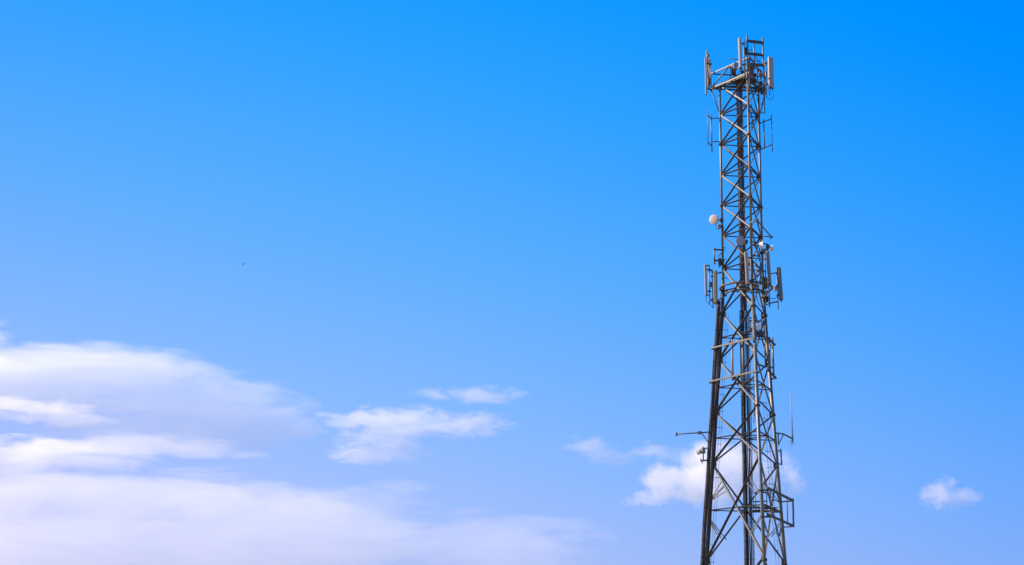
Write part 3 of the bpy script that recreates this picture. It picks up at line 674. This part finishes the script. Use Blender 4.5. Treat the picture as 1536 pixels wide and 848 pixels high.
# thin whip antenna in front of the front leg
wh = thing('whip_antenna', at(1131, 622, 71.95), 'thin pale whip antenna hanging beside the front leg with a cable drop', 'antenna', 'whip antennas')
tb(wh, 'whip', (1129.9, 552, 71.95), (1131.2, 612, 71.95), 0.014, 'pale', 0.02)
tb(wh, 'base', (1131.2, 612, 71.95), (1131.6, 624, 71.95), 0.028, 'box')
tb(wh, 'arm', (1131.2, 614, 71.95), (1136.0, 614, 72.0), 0.02, 'dull'); tb(wh, 'arm', (1130.6, 560, 71.95), (1134.0, 560, 71.97), 0.016, 'dull')
loop('jumper_cable', 'small black cable loop below the thin whip on the front leg', [(1131.6, 624, 71.95), (1129.6, 629, 71.95), (1130.6, 634, 71.95), (1132.6, 630, 71.95), (1132, 624, 71.95)], 0.012, group='jumper cables')

# long bare side arm on the left
zA = leg('L', 13.3)
sa = thing('outrigger_boom', at(1049, 649, zA.y), 'long bare steel side arm with a capped end above the horn antenna', 'mount')
tb(sa, 'arm', (1015, 651.6, zA.y - 0.35), (1066, 648.3, zA.y - 0.06), 0.03, 'steel')
MB().tube(at(1014.6, 648.2, zA.y - 0.35), at(1015.0, 654.6, zA.y - 0.35), 0.035).build('end_cap', 'dark', sa)
MB().box(at(1049.5, 649.3, zA.y - 0.2), Vector((1, 0, 0)), Vector((0, 1, 0)), Vector((0, 0, 1)), 0.09, 0.07, 0.07, 0.012).build('clamp', 'steel', sa)
tb(sa, 'strut', (1052.6, 650, zA.y - 0.18), (1062.5, 664, zA.y - 0.02), 0.022, 'dull')

# white whip on an arm at the right
zW = leg('R', 13.4)
ww = thing('whip_antenna', at(1188.8, 664, zW.y - 0.15), 'tall pale whip antenna standing on a bracket arm off the lower tower', 'antenna', 'whip antennas')
tb(ww, 'whip', (1188.9, 655, zW.y - 0.15), (1186.2, 592, zW.y - 0.15), 0.03, 'radome', 0.016)
tb(ww, 'base', (1189.1, 664, zW.y - 0.15), (1188.9, 654, zW.y - 0.15), 0.036, 'box')
br(ww, 'arm', (1164.4, 649.8, zW.y), (1175, 651.2, zW.y - 0.07), 0.07, 0.07, 'steel'); br(ww, 'arm', (1174.5, 651, zW.y - 0.07), (1190, 659, zW.y - 0.16), 0.07, 0.075, 'steel')
tb(ww, 'strut', (1167.5, 667.6, zW.y), (1175.5, 651.6, zW.y - 0.07), 0.022, 'dull'); tb(ww, 'upright', (1167.0, 649.6, zW.y - 0.03), (1168.0, 668.5, zW.y - 0.03), 0.03, 'dull')
loop('jumper_cable', 'black cable loop at the foot of the tall pale whip', [(1187.2, 660, zW.y - 0.2), (1186.4, 665.5, zW.y - 0.2), (1188.2, 668.5, zW.y - 0.2), (1190, 665.5, zW.y - 0.2), (1189.4, 660, zW.y - 0.2)], 0.011, group='jumper cables')
# small bracket below it
sb = thing('pole_bracket', at(1171, 698, leg('R', 12).y), 'small upright bracket on the leg below the tall pale whip', 'mount')
yb_ = leg('R', 12.2).y
tb(sb, 'pole', (1171.2, 673.5, yb_ - 0.1), (1172.6, 698, yb_ - 0.1), 0.036, 'steel')
br(sb, 'arm', (1162.5, 675.8, yb_), (1172, 677, yb_ - 0.1), 0.05, 0.05, 'dull'); br(sb, 'arm', (1165.5, 695.5, yb_), (1173, 696.8, yb_ - 0.1), 0.05, 0.05, 'dull')
tb(sb, 'stay', (1163.0, 677, yb_), (1164.6, 696, yb_), 0.02, 'dark')

# open rectangular frame low on the right
yFb, yRb = leg('F', 10).y, leg('R', 10).y
of = thing('open_rack', at(1189, 791, yRb - 0.3), 'large open rectangular frame of square tubes low on the tower', 'antenna frame')
EX = yRb - 0.55
br(of, 'rail', (1150.2, 731.5, yFb - 0.12), (1189.6, 751.2, EX), 0.085, 0.095, 'dull'); br(of, 'rail', (1150.8, 771.5, yFb - 0.12), (1190.2, 789.2, EX), 0.085, 0.095, 'dull')
br(of, 'clamp', (1139.4, 736, yFb - 0.14), (1153, 735.6, yFb - 0.1), 0.08, 0.085, 'dull'); br(of, 'clamp', (1141.4, 775.6, yFb - 0.14), (1155, 775.2, yFb - 0.1), 0.08, 0.085, 'dull')
br(of, 'end_post', (1189.2, 748, EX), (1190.4, 791, EX), 0.08, 0.08, 'steel')
br(of, 'return_arm', (1172.6, 753, yRb), (1187.6, 751.8, EX + 0.05), 0.06, 0.06, 'dull'); br(of, 'return_arm', (1174.8, 791, yRb), (1188.6, 790, EX + 0.05), 0.06, 0.06, 'dull')
tb(of, 'rod', (1180.4, 744, EX - 0.05), (1181.6, 785.5, EX - 0.05), 0.022, 'dull')
tb(of, 'bolt', (1151, 729, yFb - 0.15), (1152.4, 736, yFb - 0.15), 0.03, 'dark'); tb(of, 'bolt', (1150.6, 768.5, yFb - 0.15), (1152, 775, yFb - 0.15), 0.03, 'dark')

# small rest platform inside the tower at the same height
rp = thing('rest_platform', at(1140, 770, 73.5), 'small railed rest platform inside the tower beside the open frame', 'platform')
for (a, b, mm) in (((1128, 766.5, 73.1), (1168, 766.5, 73.9), 'dark'), ((1129, 753.0, 73.1), (1150, 752.0, 73.2), 'steel'), ((1131, 739.6, 73.1), (1150, 739.0, 73.2), 'steel'), ((1129, 760.5, 73.1), (1166, 762, 73.9), 'dull'), ((1146, 756.5, 72.6), (1171, 768, 73.9), 'dull')):
    br(rp, 'rail', a, b, 0.05, 0.06, mm)
for x, Y in ((1133, 73.1), (1141, 73.2), (1150, 73.3), (1155, 73.4)):
    tb(rp, 'post', (x, 738, Y), (x + 0.7, 767, Y), 0.022, 'steel')
loop('jumper_cable', 'black cable sagging from the cable column to the rest platform', [(1119, 724, 73.2), (1124, 731, 73.2), (1129, 738, 73.1), (1136, 740.5, 73.1)], 0.014, 'pale', group='jumper cables')
mb = MB()
for i in range(9):
    t = i / 8
    mb.bar(at(1129, 767.6, 73.1).lerp(at(1166, 767.6, 73.9), t), at(1129, 767.6, 73.1).lerp(at(1166, 767.6, 73.9), t) + Vector((-0.25, 0.45, 0)), 0.05, 0.02)
mb.build('floor_grating', 'dark', rp)

# ------------------------------------------------------------------ a far bird
bp = at(364.6, 396.5, 320.0)
bd = thing('bird', bp, 'tiny distant bird gliding alone in the clear blue sky', 'bird')
mb = MB()
prof = [(-0.24, 0.0), (-0.16, 0.035), (-0.02, 0.075), (0.10, 0.06), (0.17, 0.045), (0.21, 0.04), (0.25, 0.015), (0.29, 0.0)]
mb.disc_rings(bp, Vector((-0.8, -0.6, 0.1)), prof, 12); mb.build('body', 'bird', bd)
for s_ in (-1, 1):
    sd = Vector((0.6, -0.8, 0)) * s_; fwd = Vector((-0.8, -0.6, 0))
    mb = MB(); a = bp + sd * 0.04; b = bp + sd * 0.28 + Vector((0, 0, 0.10)); c = bp + sd * 0.55 + Vector((0, 0, 0.02)) - fwd * 0.1
    for p, q, w in ((a, b, 0.17), (b, c, 0.10)): mb.bar(p, q, w, 0.02)
    mb.build('wing', 'bird', bd)

# ------------------------------------------------------------------ clouds: real volumes of scattering droplets
def cloud(label, Y, puffs, dens, amp=0.9, nscale=1.0, stretch=1.0, lo=0.18, hi=0.55, thick=0.55, aniso=0.35, rot=0.0, step=1.0, group='clouds'):
    """puffs: (px, py, rx, ry) ellipsoids in photo pixels at depth Y; the droplets thin out towards the rim and are broken up by noise"""
    pm = Y / FPX                                          # metres per photo pixel
    cs = [at(p[0], p[1], Y) for p in puffs]
    ctr_ = sum(cs, Vector()) / len(cs)
    bm = bmesh.new()
    for p, c_ in zip(puffs, cs):
        rx, rz = p[2] * pm, p[3] * pm; ry = thick * (rx * 0.35 + rz * 0.8)
        r_ = bmesh.ops.create_icosphere(bm, subdivisions=3, radius=1.0)
        for v in r_['verts']:
            v.co = Vector((v.co.x * rx, v.co.y * ry, v.co.z * rz)) * 1.03 + c_ - ctr_
    me = bpy.data.meshes.new('cloud'); bm.to_mesh(me); bm.free()
    o = bpy.data.objects.new('cloud', me); COL.objects.link(o); o.location = ctr_
    if len(puffs) > 1:
        md = o.modifiers.new('join', 'REMESH'); md.mode = 'VOXEL'; md.voxel_size = max(min(p[3] for p in puffs) * pm * 0.35, 4.0)
        dg = bpy.context.evaluated_depsgraph_get(); dg.update()
        nm = bpy.data.meshes.new_from_object(o.evaluated_get(dg)); o.modifiers.clear(); o.data = nm; nm.name = 'cloud'
    m = bpy.data.materials.new('cloud_droplets'); m.use_nodes = True
    t = m.node_tree; t.nodes.clear(); L = t.links.new
    N = t.nodes.new
    mo = N('ShaderNodeOutputMaterial'); vol = N('ShaderNodeVolumeScatter')
    vol.inputs['Color'].default_value = (1.0, 0.90, 0.79, 1); vol.inputs['Anisotropy'].default_value = aniso
    L(vol.outputs[0], mo.inputs['Volume'])
    tc = N('ShaderNodeTexCoord')
    avg = sum(p[3] for p in puffs) / len(puffs) * pm
    mp = N('ShaderNodeMapping'); mp.inputs['Scale'].default_value = (nscale / avg / stretch, nscale / avg / stretch, nscale / avg)
    mp.inputs['Rotation'].default_value = (0, rot, 0)
    mp.inputs['Location'].default_value = (puffs[0][0] * 0.37, puffs[0][1] * 0.11, 3.1)
    L(tc.outputs['Object'], mp.inputs['Vector'])
    nz = N('ShaderNodeTexNoise'); nz.inputs['Scale'].default_value = 0.9; nz.inputs['Detail'].default_value = 9; nz.inputs['Roughness'].default_value = 0.64; nz.inputs['Distortion'].default_value = 0.35
    L(mp.outputs[0], nz.inputs['Vector'])
    last = None
    for p, c_ in zip(puffs, cs):
        rx, rz = p[2] * pm, p[3] * pm; ry = thick * (rx * 0.35 + rz * 0.8)
        sub = N('ShaderNodeVectorMath'); sub.operation = 'SUBTRACT'; sub.inputs[1].default_value = c_ - ctr_
        L(tc.outputs['Object'], sub.inputs[0])
        dv = N('ShaderNodeVectorMath'); dv.operation = 'MULTIPLY'; dv.inputs[1].default_value = (1 / rx, 1 / ry, 1 / rz)
        L(sub.outputs[0], dv.inputs[0])
        ln = N('ShaderNodeVectorMath'); ln.operation = 'LENGTH'; L(dv.outputs[0], ln.inputs[0])
        iv = N('ShaderNodeMath'); iv.operation = 'SUBTRACT'; iv.inputs[0].default_value = 1.0; L(ln.outputs['Value'], iv.inputs[1])
        w = p[4] if len(p) > 4 else 1.0
        ws = N('ShaderNodeMath'); ws.operation = 'MULTIPLY'; ws.inputs[1].default_value = w; L(iv.outputs[0], ws.inputs[0])
        if last is None: last = ws.outputs[0]
        else:
            mxn = N('ShaderNodeMath'); mxn.operation = 'SMOOTH_MAX'; mxn.inputs[2].default_value = 0.15
            L(last, mxn.inputs[0]); L(ws.outputs[0], mxn.inputs[1]); last = mxn.outputs[0]
    na = N('ShaderNodeMath'); na.operation = 'MULTIPLY_ADD'; na.inputs[1].default_value = amp; na.inputs[2].default_value = -0.5 * amp
    L(nz.outputs['Fac'], na.inputs[0])
    ad = N('ShaderNodeMath'); ad.operation = 'ADD'; L(last, ad.inputs[0]); L(na.outputs[0], ad.inputs[1])
    mr = N('ShaderNodeMapRange'); mr.interpolation_type = 'SMOOTHSTEP'
    mr.inputs['From Min'].default_value = lo; mr.inputs['From Max'].default_value = hi; mr.inputs['To Max'].default_value = dens / (avg * 2)
    L(ad.outputs[0], mr.inputs['Value']); L(mr.outputs[0], vol.inputs['Density'])
    m.cycles.volume_step_rate = step
    o.data.materials.clear(); o.data.materials.append(m)
    tag(o, label, 'cloud', group)
    return o

cloud('bright cumulus cloud behind the lower tower', 4000,
      [(1000, 718, 46, 26), (1058, 704, 50, 48), (1098, 700, 58, 48), (1146, 708, 54, 46, .4), (1062, 734, 85, 32, .8), (1178, 722, 36, 40, .22)], 2.6, 2.0, 1.6, 1.0, 0.05, 0.5, step=0.28, thick=0.8)
cloud('little puff of cloud hanging under the bright cumulus', 4000, [(978, 748, 42, 18), (958, 752, 36, 12, .8)], 1.0, 2.2, 1.3, 1.3, 0.08, 0.7, step=0.4)
cloud('small lone white cloud far from everything at the edge of the picture', 4200,
      [(1398, 744, 28, 20), (1416, 740, 30, 30), (1436, 748, 34, 18), (1454, 744, 26, 18)], 1.6, 2.2, 1.5, 1.1, 0.06, 0.75, step=0.4)
cloud('thin pale streak of cloud beside the bright cumulus', 4600,
      [(878, 668, 62, 16), (918, 684, 56, 18), (985, 681, 85, 22, .6)], 0.7, 2.4, 1.1, 2.4, 0.08, 0.85, step=0.45)
cloud('ragged white cloud patch between the big bank and the tower', 4800,
      [(535, 629, 85, 17), (605, 634, 110, 31), (675, 638, 90, 30), (575, 664, 82, 34), (568, 684, 90, 18), (722, 632, 60, 20, .5)], 1.1, 2.6, 1.4, 2.6, 0.05, 0.62, step=0.28)
cloud('small flat sliver of cloud over the ragged white patch', 4800, [(728, 594, 84, 18, .85), (690, 591, 90, 14, .75)], 0.55, 2.4, 1.1, 3.0, 0.08, 0.8, step=0.4)
cloud('broad sloping cloud sheet with a humped top', 5200,
      [(0, 572, 290, 64), (110, 570, 280, 62), (206, 564, 105, 46), (285, 604, 200, 58), (380, 642, 130, 34, 1.2), (170, 598, 280, 50, .9), (300, 634, 150, 36, 1.25), (330, 662, 150, 20, 1.3), (220, 640, 200, 40)], 2.0, 1.5, 1.2, 4.0, -0.05, 0.45, step=0.22, rot=0.16, thick=0.3)
cloud('thin bright streak tucked under the broad sloping sheet', 4900, [(40, 612, 110, 20), (95, 630, 90, 15)], 1.2, 2.4, 1.1, 3.0, 0.06, 0.6, step=0.35, thick=0.4)
cloud('long flat streak of cloud over the lowest bank', 5300, [(215, 668, 180, 22), (60, 682, 220, 32), (300, 682, 110, 11)], 1.2, 2.4, 1.1, 4.0, -0.03, 0.55, step=0.28, thick=0.3)
cloud('vast pale cloud bank lowest of all with a smooth top', 5600,
      [(60, 820, 400, 120), (380, 814, 440, 112), (640, 820, 290, 68), (765, 786, 160, 17, 1.15), (200, 790, 420, 84), (500, 782, 240, 70)], 1.3, 2.5, 1.6, 5.0, -0.04, 0.42, step=0.22, rot=0.05, thick=0.3)
cloud('faint wisp of cloud at the edge above the broad sloping sheet', 5200, [(-4, 507, 36, 16), (-6, 486, 30, 9, .7)], 0.7, 2.0, 1.1, 2.0, 0.06, 0.8, step=0.5)
